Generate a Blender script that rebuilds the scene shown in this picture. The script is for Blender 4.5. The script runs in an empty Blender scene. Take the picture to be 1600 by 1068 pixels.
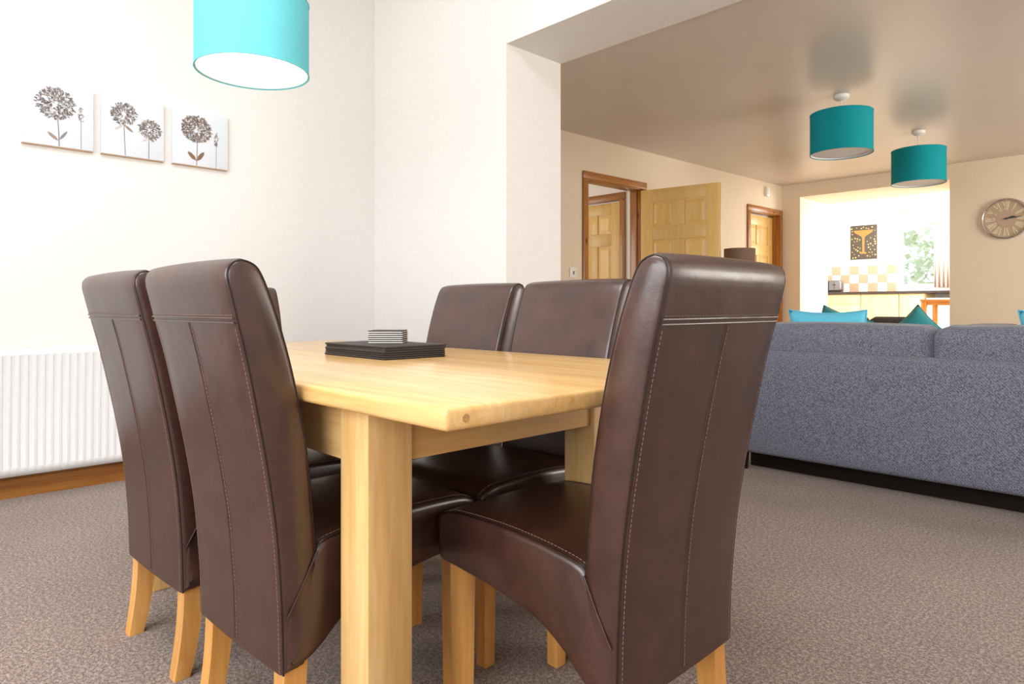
import bpy, bmesh, math, random
from mathutils import Vector, Matrix
random.seed(7)
PI = math.pi
scn = bpy.context.scene
COL = scn.collection

# ------------------------------------------------------------------ camera, world, lights, exposure
cam_d = bpy.data.cameras.new('camera')
cam = bpy.data.objects.new('camera', cam_d)
COL.objects.link(cam)
cam.location = (0, 0, 0.91)
cam.rotation_euler = (PI/2, 0, math.radians(46))
cam_d.sensor_width = 36
cam_d.lens = 1050/1600*36
cam_d.shift_y = -54/1600
cam_d.clip_start = 0.02
scn.camera = cam

world = bpy.data.worlds.new('world')
scn.world = world
world.use_nodes = True
world.node_tree.nodes['Background'].inputs[0].default_value = (0.86, 0.93, 1.0, 1)
world.node_tree.nodes['Background'].inputs[1].default_value = 1.6

scn.view_settings.view_transform = 'Standard'
scn.view_settings.look = 'None'
scn.view_settings.gamma = 1
scn.view_settings.use_curve_mapping = False
scn.view_settings.exposure = 0.0
try:
    scn.cycles.use_denoising = True
    scn.cycles.sample_clamp_indirect = 8
except Exception:
    pass

def daylight(name, loc, rot, sx, sy, watts, color):
    """daylight entering through one of the windows (the hall one is added fill): sits in the window opening, as large as its glass"""
    d = bpy.data.lights.new(name, 'AREA')
    d.shape = 'RECTANGLE'; d.size = sx; d.size_y = sy
    d.energy = watts; d.color = color
    o = bpy.data.objects.new(name, d)
    o.location = loc; o.rotation_euler = rot
    COL.objects.link(o)
    return o

R = math.radians
DAY = (0.95, 0.975, 1.0)
daylight('daylight_rear_window', (-0.6, -2.12, 1.75), (R(90), 0, 0), 3.9, 1.7, 122, DAY)
daylight('daylight_roof_window', (-1.3, 0.1, 3.38), (0, 0, 0), 2.4, 1.2, 66, DAY)
daylight('daylight_living_window', (2.12, 5.6, 1.45), (R(90), 0, R(90)), 2.6, 1.3, 125, (1.0, 0.935, 0.84))
daylight('daylight_kitchen_window', (-0.56, 10.3, 1.75), (R(90), 0, R(90)), 2.2, 1.4, 150, (1.0, 0.96, 0.9))
daylight('daylight_kitchen_roof', (-2.7, 10.2, 2.72), (0, 0, 0), 2.0, 1.6, 105, (1.0, 0.96, 0.9))

daylight('added_hall_fill', (-5.33, 3.9, 1.55), (R(90), 0, R(-90)), 1.0, 1.1, 14, (1.0, 0.95, 0.87))  # added fill light that brightens the hall; its window is made up

# ------------------------------------------------------------------ materials
MATS = {}
def newmat(name):
    m = bpy.data.materials.new(name); m.use_nodes = True
    MATS[name] = m
    nt = m.node_tree
    return m, nt, nt.nodes['Principled BSDF']

def rgb(r, g, b):
    f = lambda c: (c/255/12.92) if c/255 <= 0.04045 else ((c/255+0.055)/1.055)**2.4
    return (f(r), f(g), f(b), 1)

def coords(nt, scale=(1, 1, 1), rot=(0, 0, 0), which='Object'):
    tc = nt.nodes.new('ShaderNodeTexCoord')
    mp = nt.nodes.new('ShaderNodeMapping')
    mp.inputs['Scale'].default_value = scale
    mp.inputs['Rotation'].default_value = rot
    nt.links.new(tc.outputs[which], mp.inputs[0])
    return mp.outputs[0]

def noise(nt, vec, scale, detail=3, rough=0.5, distortion=0):
    n = nt.nodes.new('ShaderNodeTexNoise')
    n.inputs['Scale'].default_value = scale
    n.inputs['Detail'].default_value = detail
    n.inputs['Roughness'].default_value = rough
    n.inputs['Distortion'].default_value = distortion
    nt.links.new(vec, n.inputs['Vector'])
    return n.outputs['Fac']

def ramp(nt, fac, stops):
    r = nt.nodes.new('ShaderNodeValToRGB')
    e = r.color_ramp.elements
    while len(e) < len(stops): e.new(0.5)
    for i, (p, c) in enumerate(stops):
        e[i].position = p; e[i].color = c
    nt.links.new(fac, r.inputs[0])
    return r.outputs[0]

def bump(nt, height, strength, dist, bsdf, prev=None):
    b = nt.nodes.new('ShaderNodeBump')
    b.inputs['Strength'].default_value = strength
    b.inputs['Distance'].default_value = dist
    nt.links.new(height, b.inputs['Height'])
    if prev is not None: nt.links.new(prev, b.inputs['Normal'])
    nt.links.new(b.outputs[0], bsdf.inputs['Normal'])
    return b.outputs[0]

def mix(nt, fac, a, b, mode='MIX'):
    m = nt.nodes.new('ShaderNodeMix'); m.data_type = 'RGBA'; m.blend_type = mode
    for sock, v in ((m.inputs[0], fac), (m.inputs[6], a), (m.inputs[7], b)):
        if hasattr(v, 'node'): nt.links.new(v, sock)
        else: sock.default_value = v
    return m.outputs[2]

def plain(name, color, rough=0.5, spec=0.5, metal=0.0, grain=0.0, gscale=60, gdist=0.001, coat=0.0, sheen=0.0, var=0.015):
    m, nt, b = newmat(name)
    b.inputs['Base Color'].default_value = color
    b.inputs['Roughness'].default_value = rough
    b.inputs['Specular IOR Level'].default_value = spec
    b.inputs['Metallic'].default_value = metal
    b.inputs['Coat Weight'].default_value = coat
    b.inputs['Sheen Weight'].default_value = sheen
    v = coords(nt)
    n = noise(nt, v, gscale, 3)
    lo = tuple(c*(1-var) for c in color[:3]) + (1,)
    hi = tuple(min(1, c*(1+var)) for c in color[:3]) + (1,)
    nt.links.new(ramp(nt, n, [(0.3, lo), (0.7, hi)]), b.inputs['Base Color'])
    if grain: bump(nt, n, grain, gdist, b)
    return m

def wood(name, light, mid, dark, axis='x', rough=0.35, coat=0.0, knots=False, scale=1.0, spec=0.5):
    m, nt, b = newmat(name)
    s = {'x': (0.6, 9, 9), 'y': (9, 0.6, 9), 'z': (9, 9, 0.6)}[axis]
    v = coords(nt, tuple(c*scale for c in s))
    oi = nt.nodes.new('ShaderNodeObjectInfo')
    add = nt.nodes.new('ShaderNodeVectorMath'); add.operation = 'MULTIPLY_ADD'
    cmb = nt.nodes.new('ShaderNodeCombineXYZ')
    for i in range(3): nt.links.new(oi.outputs['Random'], cmb.inputs[i])
    nt.links.new(cmb.outputs[0], add.inputs[0])
    add.inputs[1].default_value = (31, 47, 23)
    nt.links.new(v, add.inputs[2])
    v2 = add.outputs[0]
    n1 = noise(nt, v2, 1.6, 4, 0.6, 0.8)
    n2 = noise(nt, v2, 9, 3, 0.6)
    c1 = ramp(nt, n1, [(0.25, dark), (0.48, mid), (0.72, light)])
    c2 = mix(nt, 0.28, c1, ramp(nt, n2, [(0.35, dark), (0.65, light)]))
    # piece to piece tone
    mul = nt.nodes.new('ShaderNodeMapRange')
    mul.inputs[3].default_value = 0.9; mul.inputs[4].default_value = 1.07
    nt.links.new(oi.outputs['Random'], mul.inputs[0])
    hs = nt.nodes.new('ShaderNodeHueSaturation')
    nt.links.new(mul.outputs[0], hs.inputs['Value'])
    nt.links.new(c2, hs.inputs['Color'])
    col = hs.outputs[0]
    if knots:
        vo = nt.nodes.new('ShaderNodeTexVoronoi'); vo.inputs['Scale'].default_value = 3.5
        ks = {'x': (1, 2.4, 2.4), 'y': (2.4, 1, 2.4), 'z': (2.4, 2.4, 1)}[axis]
        nt.links.new(coords(nt, ks), vo.inputs['Vector'])
        k = ramp(nt, vo.outputs['Distance'], [(0.05, (0.25, 0.25, 0.25, 1)), (0.13, (1, 1, 1, 1))])
        col = mix(nt, 1.0, col, k, 'MULTIPLY')
    nt.links.new(col, b.inputs['Base Color'])
    b.inputs['Roughness'].default_value = rough
    b.inputs['Coat Weight'].default_value = coat
    b.inputs['Coat Roughness'].default_value = 0.15
    b.inputs['Specular IOR Level'].default_value = spec
    bump(nt, n2, 0.08, 0.001, b)
    return m

# leather
def leather(name, lo, hi, rough):
    m, nt, b = newmat(name)
    v = coords(nt)
    n = noise(nt, v, 14, 4, 0.6)
    nt.links.new(ramp(nt, n, [(0.3, lo), (0.7, hi)]), b.inputs['Base Color'])
    vo = nt.nodes.new('ShaderNodeTexVoronoi'); vo.inputs['Scale'].default_value = 420
    nt.links.new(v, vo.inputs['Vector'])
    p = bump(nt, vo.outputs['Distance'], 0.10, 0.0006, b)
    n3 = noise(nt, v, 16, 3, 0.55)
    bump(nt, n3, 0.22, 0.004, b, p)
    rr = nt.nodes.new('ShaderNodeMapRange')
    rr.inputs[3].default_value = rough-0.05; rr.inputs[4].default_value = rough+0.08
    nt.links.new(n, rr.inputs[0]); nt.links.new(rr.outputs[0], b.inputs['Roughness'])
    b.inputs['Specular IOR Level'].default_value = 0.85
    return m
leather('leather', rgb(54, 32, 26), rgb(76, 46, 38), 0.30)
plain('leather_piping', rgb(36, 22, 20), 0.4, 0.5)
plain('thread', rgb(150, 122, 110), 0.7, 0.3)

OAKL, OAKM, OAKD = rgb(243, 204, 144), rgb(232, 185, 117), rgb(206, 153, 87)
wood('oak_top', OAKL, OAKM, OAKD, 'x', 0.22, 0.15)
wood('oak_leg', OAKL, OAKM, OAKD, 'z', 0.35)
wood('oak_rail_x', OAKL, OAKM, OAKD, 'x', 0.35)
wood('oak_rail_y', rgb(232, 192, 128), rgb(219, 172, 106), OAKD, 'y', 0.35)
wood('chair_oak', rgb(240, 184, 112), rgb(226, 162, 84), rgb(204, 136, 60), 'z', 0.32, 0.1)
wood('oak_plug', rgb(214, 168, 104), rgb(198, 150, 88), rgb(170, 120, 66), 'z', 0.4, scale=4)
wood('pine_trim_z', rgb(190, 130, 64), rgb(168, 106, 44), rgb(130, 76, 28), 'z', 0.3, 0.1, knots=True)
wood('pine_trim_y', rgb(190, 130, 64), rgb(168, 106, 44), rgb(130, 76, 28), 'y', 0.3, 0.1, knots=True)
wood('pine_trim_x', rgb(190, 130, 64), rgb(168, 106, 44), rgb(130, 76, 28), 'x', 0.3, 0.1, knots=True)
wood('pine_door', rgb(238, 202, 132), rgb(231, 191, 116), rgb(220, 176, 100), 'z', 0.35)
wood('kitchen_wood', rgb(240, 212, 160), rgb(234, 202, 146), rgb(220, 184, 124), 'z', 0.4)

def carpet():
    m, nt, b = newmat('carpet')
    v = coords(nt)
    n1 = noise(nt, v, 215, 2, 0.7)
    n2 = noise(nt, v, 420, 2, 0.6)
    n3 = noise(nt, v, 2.2, 3, 0.5)
    n4 = noise(nt, v, 95, 2, 0.75)
    a = ramp(nt, n1, [(0.40, rgb(68, 52, 45)), (0.5, rgb(150, 127, 114)), (0.60, rgb(230, 206, 190))])
    c = ramp(nt, n2, [(0.40, rgb(86, 68, 60)), (0.60, rgb(212, 186, 170))])
    d = mix(nt, 0.35, a, c)
    d = mix(nt, 0.42, d, ramp(nt, n4, [(0.40, rgb(74, 58, 50)), (0.5, rgb(146, 124, 111)), (0.60, rgb(222, 198, 182))]))
    e = ramp(nt, n3, [(0.3, (0.66, 0.65, 0.645, 1)), (0.7, (0.80, 0.79, 0.785, 1))])
    nt.links.new(mix(nt, 1.0, d, e, 'MULTIPLY'), b.inputs['Base Color'])
    b.inputs['Roughness'].default_value = 0.95
    b.inputs['Specular IOR Level'].default_value = 0.1
    b.inputs['Sheen Weight'].default_value = 0.25
    p = bump(nt, n1, 0.6, 0.004, b)
    bump(nt, n2, 0.5, 0.002, b, p)
    return m
carpet()

plain('lit_wall_paint', rgb(238, 234, 229), 0.6, 0.3, grain=0.05, gscale=35, gdist=0.002)  # same cream as the living room, brighter daylight put into the colour
plain('living_wall_paint', rgb(230, 213, 190), 0.6, 0.3, grain=0.05, gscale=35, gdist=0.002)
plain('living_ceiling_paint', rgb(212, 202, 192), 0.34, 0.5, grain=0.03, gscale=5, gdist=0.004)
plain('beam_paint', rgb(232, 224, 214), 0.55, 0.3)
plain('kitchen_wall_paint', rgb(246, 240, 232), 0.6, 0.3)
plain('white_enamel', rgb(240, 240, 240), 0.3, 0.5)
plain('white_plastic', rgb(236, 232, 226), 0.35, 0.5)
plain('white_upvc', rgb(245, 245, 245), 0.3, 0.5)
plain('canvas_white', rgb(224, 228, 234), 0.6, 0.3, grain=0.25, gscale=300, gdist=0.0006)
plain('canvas_edge', rgb(196, 160, 124), 0.7, 0.3)
plain('paint_grey', rgb(138, 133, 134), 0.6, 0.3)
plain('paint_taupe', rgb(160, 138, 124), 0.6, 0.3)
plain('paint_dark', rgb(98, 90, 90), 0.6, 0.3)
plain('paint_pale', rgb(204, 199, 196), 0.6, 0.3)
plain('paint_brown', rgb(136, 102, 78), 0.6, 0.3)
plain('chrome', rgb(215, 215, 218), 0.18, 0.5, 1.0)
plain('brushed_steel', rgb(205, 205, 208), 0.3, 0.5, 1.0)
plain('dark_steel', rgb(120, 120, 126), 0.3, 0.5, 1.0)
plain('clock_face', rgb(182, 158, 130), 0.5, 0.4)
plain('clock_numeral', rgb(232, 216, 188), 0.5, 0.4)
plain('clock_hub', rgb(184, 156, 136), 0.5, 0.4)
plain('black_metal', rgb(40, 34, 32), 0.4, 0.5)
plain('black_plastic', rgb(28, 26, 26), 0.35, 0.5)
plain('under_sofa_shade', rgb(44, 36, 32), 0.9, 0.1)  # dark tone standing for the shade under the grey sofa
plain('black_worktop', rgb(52, 44, 42), 0.25, 0.5)
plain('mat_black', rgb(42, 38, 38), 0.5, 0.5, grain=0.25, gscale=350, gdist=0.0005)
plain('mat_edge', rgb(58, 52, 50), 0.6, 0.4, grain=0.4, gscale=200, gdist=0.001)
plain('coaster_base', rgb(246, 240, 232), 0.6, 0.3)
plain('tile_peach', rgb(212, 158, 132), 0.25, 0.5)
plain('tile_cream', rgb(244, 236, 226), 0.25, 0.5)
plain('tile_grout', rgb(226, 218, 208), 0.8, 0.2)
plain('poster_brown', rgb(76, 70, 62), 0.5, 0.4)
plain('poster_gold', rgb(164, 124, 66), 0.5, 0.4)
plain('poster_dot', rgb(196, 168, 110), 0.5, 0.4)
plain('curtain_pink', rgb(242, 208, 196), 0.85, 0.2, sheen=0.3)
plain('taupe_shade', rgb(122, 98, 82), 0.8, 0.3, grain=0.3, gscale=300)
plain('peach_shade', rgb(244, 206, 160), 0.8, 0.3)
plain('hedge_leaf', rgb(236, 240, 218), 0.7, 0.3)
plain('garden_grass', rgb(140, 160, 90), 0.9, 0.2)

def weave(name, lo, hi, sc, bstr=0.5, dist=0.0015, twill=False, sheen=0.2, fine=300):
    m, nt, b = newmat(name)
    v = coords(nt)
    n = noise(nt, v, fine, 2, 0.7)
    w = nt.nodes.new('ShaderNodeTexWave'); w.bands_direction = 'DIAGONAL' if twill else 'X'
    w.inputs['Scale'].default_value = sc; w.inputs['Distortion'].default_value = 1.2
    w.inputs['Detail'].default_value = 2; w.inputs['Detail Scale'].default_value = 3
    nt.links.new(v, w.inputs['Vector'])
    w2 = nt.nodes.new('ShaderNodeTexWave'); w2.bands_direction = 'Z'
    w2.inputs['Scale'].default_value = sc; w2.inputs['Distortion'].default_value = 1.0
    nt.links.new(v, w2.inputs['Vector'])
    c = ramp(nt, n, [(0.38, lo), (0.62, hi)])
    c = mix(nt, 0.22, c, ramp(nt, w.outputs['Fac'], [(0.2, lo), (0.8, hi)]))
    c = mix(nt, 0.15, c, ramp(nt, w2.outputs['Fac'], [(0.2, lo), (0.8, hi)]))
    nt.links.new(c, b.inputs['Base Color'])
    b.inputs['Roughness'].default_value = 0.9
    b.inputs['Specular IOR Level'].default_value = 0.15
    b.inputs['Sheen Weight'].default_value = sheen
    p = bump(nt, w.outputs['Fac'], bstr, dist, b)
    bump(nt, n, bstr, dist, b, p)
    return m
weave('grey_weave', rgb(54, 56, 70), rgb(150, 153, 168), 45, 0.4, 0.0015, True, fine=200)
weave('dark_weave', rgb(60, 52, 48), rgb(86, 76, 70), 60, 0.3)
weave('blue_cushion', rgb(80, 194, 226), rgb(126, 218, 240), 60, 0.3)
weave('teal_cushion', rgb(34, 126, 138), rgb(76, 164, 170), 60, 0.3)

def shade_fabric(name, lo, hi):
    m, nt, b = newmat(name)
    v = coords(nt, (1, 1, 1))
    n = noise(nt, coords(nt, (60, 60, 500)), 3, 2, 0.6)
    n2 = noise(nt, coords(nt, (400, 400, 40)), 3, 2, 0.6)
    c = mix(nt, 0.5, ramp(nt, n, [(0.3, lo), (0.7, hi)]), ramp(nt, n2, [(0.3, lo), (0.7, hi)]))
    nt.links.new(c, b.inputs['Base Color'])
    b.inputs['Roughness'].default_value = 0.8
    b.inputs['Specular IOR Level'].default_value = 0.2
    return m
shade_fabric('teal_shade', rgb(0, 130, 140), rgb(22, 156, 164))
shade_fabric('aqua_shade', rgb(92, 190, 202), rgb(124, 212, 220))
plain('shade_lining', rgb(242, 242, 242), 0.7, 0.2)
plain('diffuser', rgb(240, 240, 240), 0.6, 0.2)

m, nt, b = newmat('lit_diffuser')          # the diffuser of the lamp that is switched on
b.inputs['Base Color'].default_value = (0.9, 0.9, 0.9, 1)
b.inputs['Emission Color'].default_value = (1, 0.97, 0.92, 1)
b.inputs['Emission Strength'].default_value = 1.1

m, nt, b = newmat('window_glass')
b.inputs['Base Color'].default_value = (0.95, 0.98, 0.97, 1)
b.inputs['Roughness'].default_value = 0.02
b.inputs['Transmission Weight'].default_value = 1.0
b.inputs['IOR'].default_value = 1.05

# ------------------------------------------------------------------ mesh helpers
def link(name, me, mat=None, parent=None, smooth=None, loc=None, rot=None):
    if mat is not None:
        for mm in (mat if isinstance(mat, (list, tuple)) else [mat]):
            me.materials.append(MATS[mm])
    if smooth is not None:
        for p in me.polygons: p.use_smooth = True
        me.set_sharp_from_angle(angle=math.radians(smooth))
    o = bpy.data.objects.new(name, me)
    COL.objects.link(o)
    if parent is not None: o.parent = parent
    if loc is not None: o.location = loc
    if rot is not None: o.rotation_euler = rot
    return o

def obj(name, bm, mat, parent=None, smooth=None, loc=None, rot=None):
    me = bpy.data.meshes.new(name)
    bmesh.ops.recalc_face_normals(bm, faces=bm.faces)
    bm.to_mesh(me); bm.free()
    return link(name, me, mat, parent, smooth, loc, rot)

def add_box(bm, a, c, mi=0):
    x0, y0, z0 = a; x1, y1, z1 = c
    v = [bm.verts.new(p) for p in ((x0,y0,z0),(x1,y0,z0),(x1,y1,z0),(x0,y1,z0),(x0,y0,z1),(x1,y0,z1),(x1,y1,z1),(x0,y1,z1))]
    fs = []
    for q in ((0,3,2,1),(4,5,6,7),(0,1,5,4),(1,2,6,5),(2,3,7,6),(3,0,4,7)):
        f = bm.faces.new([v[i] for i in q]); f.material_index = mi; fs.append(f)
    return v, fs

def box(name, a, c, mat, parent=None, bev=0.0, seg=2, **k):
    bm = bmesh.new()
    add_box(bm, a, c)
    if bev > 0:
        bmesh.ops.bevel(bm, geom=bm.edges[:], offset=bev, segments=seg, profile=0.5, affect='EDGES')
    return obj(name, bm, mat, parent, smooth=(40 if bev > 0 else None), **k)

def boxes(name, lst, mat, parent=None, **k):
    bm = bmesh.new()
    for a, c in lst: add_box(bm, a, c)
    return obj(name, bm, mat, parent, **k)

def add_tube(bm, pts, r, n=8, closed=False, mi=0, caps=True):
    pts = [Vector(p) for p in pts]
    N = len(pts); rings = []
    up = Vector((0, 0, 1)); prev = None
    for i, p in enumerate(pts):
        if closed: t = (pts[(i+1) % N]-pts[i-1])
        else: t = pts[min(i+1, N-1)]-pts[max(i-1, 0)]
        t.normalize()
        if prev is None:
            a = t.cross(up)
            if a.length < 1e-3: a = t.cross(Vector((1, 0, 0)))
        else:
            a = prev - t*prev.dot(t)
        a.normalize(); prev = a
        b_ = t.cross(a)
        rr = r[i] if isinstance(r, (list, tuple)) else r
        rings.append([bm.verts.new(p + (a*math.cos(2*PI*k/n) + b_*math.sin(2*PI*k/n))*rr) for k in range(n)])
    for i in range(N if closed else N-1):
        A, B = rings[i], rings[(i+1) % N]
        for k in range(n):
            f = bm.faces.new((A[k], A[(k+1) % n], B[(k+1) % n], B[k])); f.material_index = mi
    if not closed and caps:
        bm.faces.new(rings[0][::-1]).material_index = mi
        bm.faces.new(rings[-1]).material_index = mi

def add_lathe(bm, prof, n=32, c=(0, 0, 0), mi=0, close=False):
    rings = []
    for r, z in prof:
        if r < 1e-6: rings.append([bm.verts.new((c[0], c[1], c[2]+z))])
        else: rings.append([bm.verts.new((c[0]+r*math.cos(2*PI*k/n), c[1]+r*math.sin(2*PI*k/n), c[2]+z)) for k in range(n)])
    M = len(rings)
    for i in range(M if close else M-1):
        A, B = rings[i], rings[(i+1) % M]
        for k in range(n):
            k2 = (k+1) % n
            if len(A) == 1 and len(B) == 1: continue
            if len(A) == 1: f = bm.faces.new((A[0], B[k2], B[k]))
            elif len(B) == 1: f = bm.faces.new((A[k], A[k2], B[0]))
            else: f = bm.faces.new((A[k], A[k2], B[k2], B[k]))
            f.material_index = mi

def lathe(name, prof, mat, parent=None, n=32, smooth=35, close=False, **k):
    bm = bmesh.new(); add_lathe(bm, prof, n, close=close)
    return obj(name, bm, mat, parent, smooth, **k)

def tube(name, pts, r, mat, parent=None, n=8, closed=False, **k):
    bm = bmesh.new(); add_tube(bm, pts, r, n, closed)
    return obj(name, bm, mat, parent, 50, **k)

def empty(name, loc=(0, 0, 0), rz=0.0, label=None, cat=None, group=None, kind=None):
    o = bpy.data.objects.new(name, None)
    o.empty_display_size = 0.1
    COL.objects.link(o)
    o.location = loc; o.rotation_euler = (0, 0, rz)
    tag(o, label, cat, group, kind)
    return o

def tag(o, label=None, cat=None, group=None, kind=None):
    if label: o['label'] = label
    if cat: o['category'] = cat
    if group: o['group'] = group
    if kind: o['kind'] = kind
    return o

def struct(o, label=None):
    o['kind'] = 'structure'
    if label: o['label'] = label
    return o

def spline(pts, n):
    """catmull-rom through pts (tuples), n samples per span"""
    out = []; P = [Vector(p) for p in pts]
    for i in range(len(P)-1):
        p0, p1, p2, p3 = P[max(i-1, 0)], P[i], P[i+1], P[min(i+2, len(P)-1)]
        for k in range(n):
            t = k/n
            out.append(0.5*((2*p1)+(p2-p0)*t+(2*p0-5*p1+4*p2-p3)*t*t+(3*p1-p0-3*p2+p3)*t**3))
    out.append(P[-1])
    return out

def children(o):
    return [c for c in bpy.data.objects if c.parent == o]

def copy_tree(o, parent=None):
    c = o.copy(); COL.objects.link(c); c.parent = parent
    for ch in children(o): copy_tree(ch, c)
    return c

def wall_cells(u0, u1, w0, w1, holes):
    us = sorted({u0, u1, *[h[0] for h in holes], *[h[1] for h in holes]})
    ws = sorted({w0, w1, *[h[2] for h in holes], *[h[3] for h in holes]})
    out = []
    for i in range(len(us)-1):
        run = None
        for j in range(len(ws)-1):
            cu, cw = (us[i]+us[i+1])/2, (ws[j]+ws[j+1])/2
            if any(h[0] < cu < h[1] and h[2] < cw < h[3] for h in holes): continue
            out.append((us[i], us[i+1], ws[j], ws[j+1]))
    return out

def wall_x(name, x0, x1, y0, y1, z0, z1, holes, mat, **k):      # a wall that runs along y
    return struct(boxes(name, [((x0, a, c), (x1, b_, d)) for a, b_, c, d in wall_cells(y0, y1, z0, z1, holes)], mat, **k))

def wall_y(name, y0, y1, x0, x1, z0, z1, holes, mat, **k):      # a wall that runs along x
    return struct(boxes(name, [((a, y0, c), (b_, y1, d)) for a, b_, c, d in wall_cells(x0, x1, z0, z1, holes)], mat, **k))

def sheet(name, pts, mat):
    bm = bmesh.new(); bm.faces.new([bm.verts.new(p) for p in pts])
    return obj(name, bm, mat)

# ------------------------------------------------------------------ the setting
struct(box('floor', (-5.4, -2.4, -0.06), (2.4, 8.85, 0), 'carpet'), 'mottled brown-grey carpet')
wall_x('wall_left', -4.135, -3.985, -2.4, 2.535, 0, 3.4, [], 'lit_wall_paint')
# wall between the rooms with the wide opening: the pillar, the beam and what is right of the opening
wall_y('wall_opening', 2.535, 2.98, -3.985, 2.2, 0, 3.4, [(-2.67, 0.9, 0, 2.355)], 'lit_wall_paint')
# dining room glazing behind and beside the camera
wall_y('wall_rear', -2.4, -2.2, -4.135, 2.4, 0, 3.4, [(-2.55, 1.35, 0.88, 2.62)], 'lit_wall_paint')
wall_x('wall_right', 2.2, 2.4, -2.2, 2.98, 0, 3.4, [], 'lit_wall_paint')
bm = bmesh.new()
for a, b_, c, d in wall_cells(-4.135, 2.4, -2.4, 2.98, [(-2.5, -0.1, -0.5, 0.7)]):
    add_box(bm, (a, c, 3.4), (b_, d, 3.5))
struct(obj('ceiling_dining', bm, 'lit_wall_paint'))

def window_frame(name, axis, p, u0, u1, z0, z1, n, depth=0.06):
    """frame, mullions and glass panes of one window; axis y: lies in the plane y = p"""
    e = empty(name, (0, 0, 0)); struct(e)
    t = 0.06
    def bx(nm, a0, a1, b0, b1, mat, d=depth, bev=0.006):
        if axis == 'y': box(nm, (a0, p-d/2, b0), (a1, p+d/2, b1), mat, e, bev)
        else: box(nm, (p-d/2, a0, b0), (p+d/2, a1, b1), mat, e, bev)
    bx('frame_rail', u0, u1, z0, z0+t, 'white_upvc'); bx('frame_rail', u0, u1, z1-t, z1, 'white_upvc')
    w = (u1-u0)/n
    for i in range(n+1):
        c = u0+i*w
        bx('frame_stile', max(u0, c-t/2), min(u1, c+t/2), z0+t, z1-t, 'white_upvc')
    for i in range(n):
        bx('pane', u0+i*w+t*0.5, u0+(i+1)*w-t*0.5, z0+t, z1-t, 'window_glass', 0.008, 0)
    return e
window_frame('window_1', 'y', -2.32, -2.55, 1.35, 0.88, 2.62, 4)

# living room
ang = -math.atan2(0.127, 3.782)                 # the door wall runs a little out of square
WL = Matrix.Translation((-3.70, 4.135, 0)) @ Matrix.Rotation(ang, 4, 'Z')
def on_wall(o):
    o.matrix_world = WL; return o
dw = boxes('wall_doors', [((-0.10, a, c), (0, b_, d)) for a, b_, c, d in
      wall_cells(-1.16, 3.87, 0, 2.37, [(0.30, 1.10, 0, 2.03), (3.05, 3.80, 0, 2.03)])], 'living_wall_paint')
struct(on_wall(dw))
wall_y('wall_far', 7.97, 8.77, -3.75, 2.4, 0, 2.37, [(-3.35, -1.83, 0, 2.213)], 'living_wall_paint')
wall_x('wall_living_right', 2.2, 2.4, 2.98, 7.97, 0, 2.37, [(4.3, 6.9, 0.8, 2.1)], 'living_wall_paint')
window_frame('window_2', 'x', 2.32, 4.3, 6.9, 0.8, 2.1, 3)
struct(box('ceiling', (-3.85, 2.98, 2.37), (2.4, 8.0, 2.45), 'living_ceiling_paint'))
# hall behind the first door
wall_y('wall_hall_end', 5.33, 5.43, -5.4, -3.79, 0, 2.4, [(-4.71, -3.97, 0, 1.99)], 'kitchen_wall_paint')
wall_x('wall_hall_far', -5.45, -5.35, 2.98, 5.33, 0, 2.4, [(3.4, 4.4, 1.0, 2.1)], 'kitchen_wall_paint')  # opening added for the hall fill light
wall_y('wall_hall_near', 2.88, 2.98, -5.45, -4.0, 0, 2.4, [], 'kitchen_wall_paint')
window_frame('added_hall_window', 'x', -5.41, 3.4, 4.4, 1.0, 2.1, 2)  # window added only to carry the hall fill light
struct(box('ceiling_hall', (-5.4, 2.98, 2.4), (-3.8, 5.4, 2.45), 'kitchen_wall_paint'))

# skirting boards
def skirting(name, a, c, lip, axis, mat):
    bm = bmesh.new()
    add_box(bm, a, c); add_box(bm, *lip)
    return struct(obj(name, bm, mat))
skirting('baseboard_left', (-3.985, -2.2, 0), (-3.965, 2.535, 0.09), ((-3.985, -2.2, 0.09), (-3.972, 2.535, 0.112)), 'y', 'pine_trim_y')
skirting('baseboard_opening', (-3.965, 2.515, 0), (-2.67, 2.535, 0.09), ((-3.965, 2.522, 0.09), (-2.67, 2.535, 0.112)), 'x', 'pine_trim_x')
skirting('baseboard_far', (-1.83, 7.95, 0), (2.2, 7.97, 0.09), ((-1.83, 7.957, 0.09), (2.2, 7.97, 0.112)), 'x', 'pine_trim_x')
bb = boxes('baseboard_doors', [((0, 1.18, 0), (0.02, 2.96, 0.11)), ((0, -1.1, 0), (0.02, 0.22, 0.11))], 'pine_trim_y')
struct(on_wall(bb))

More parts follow.
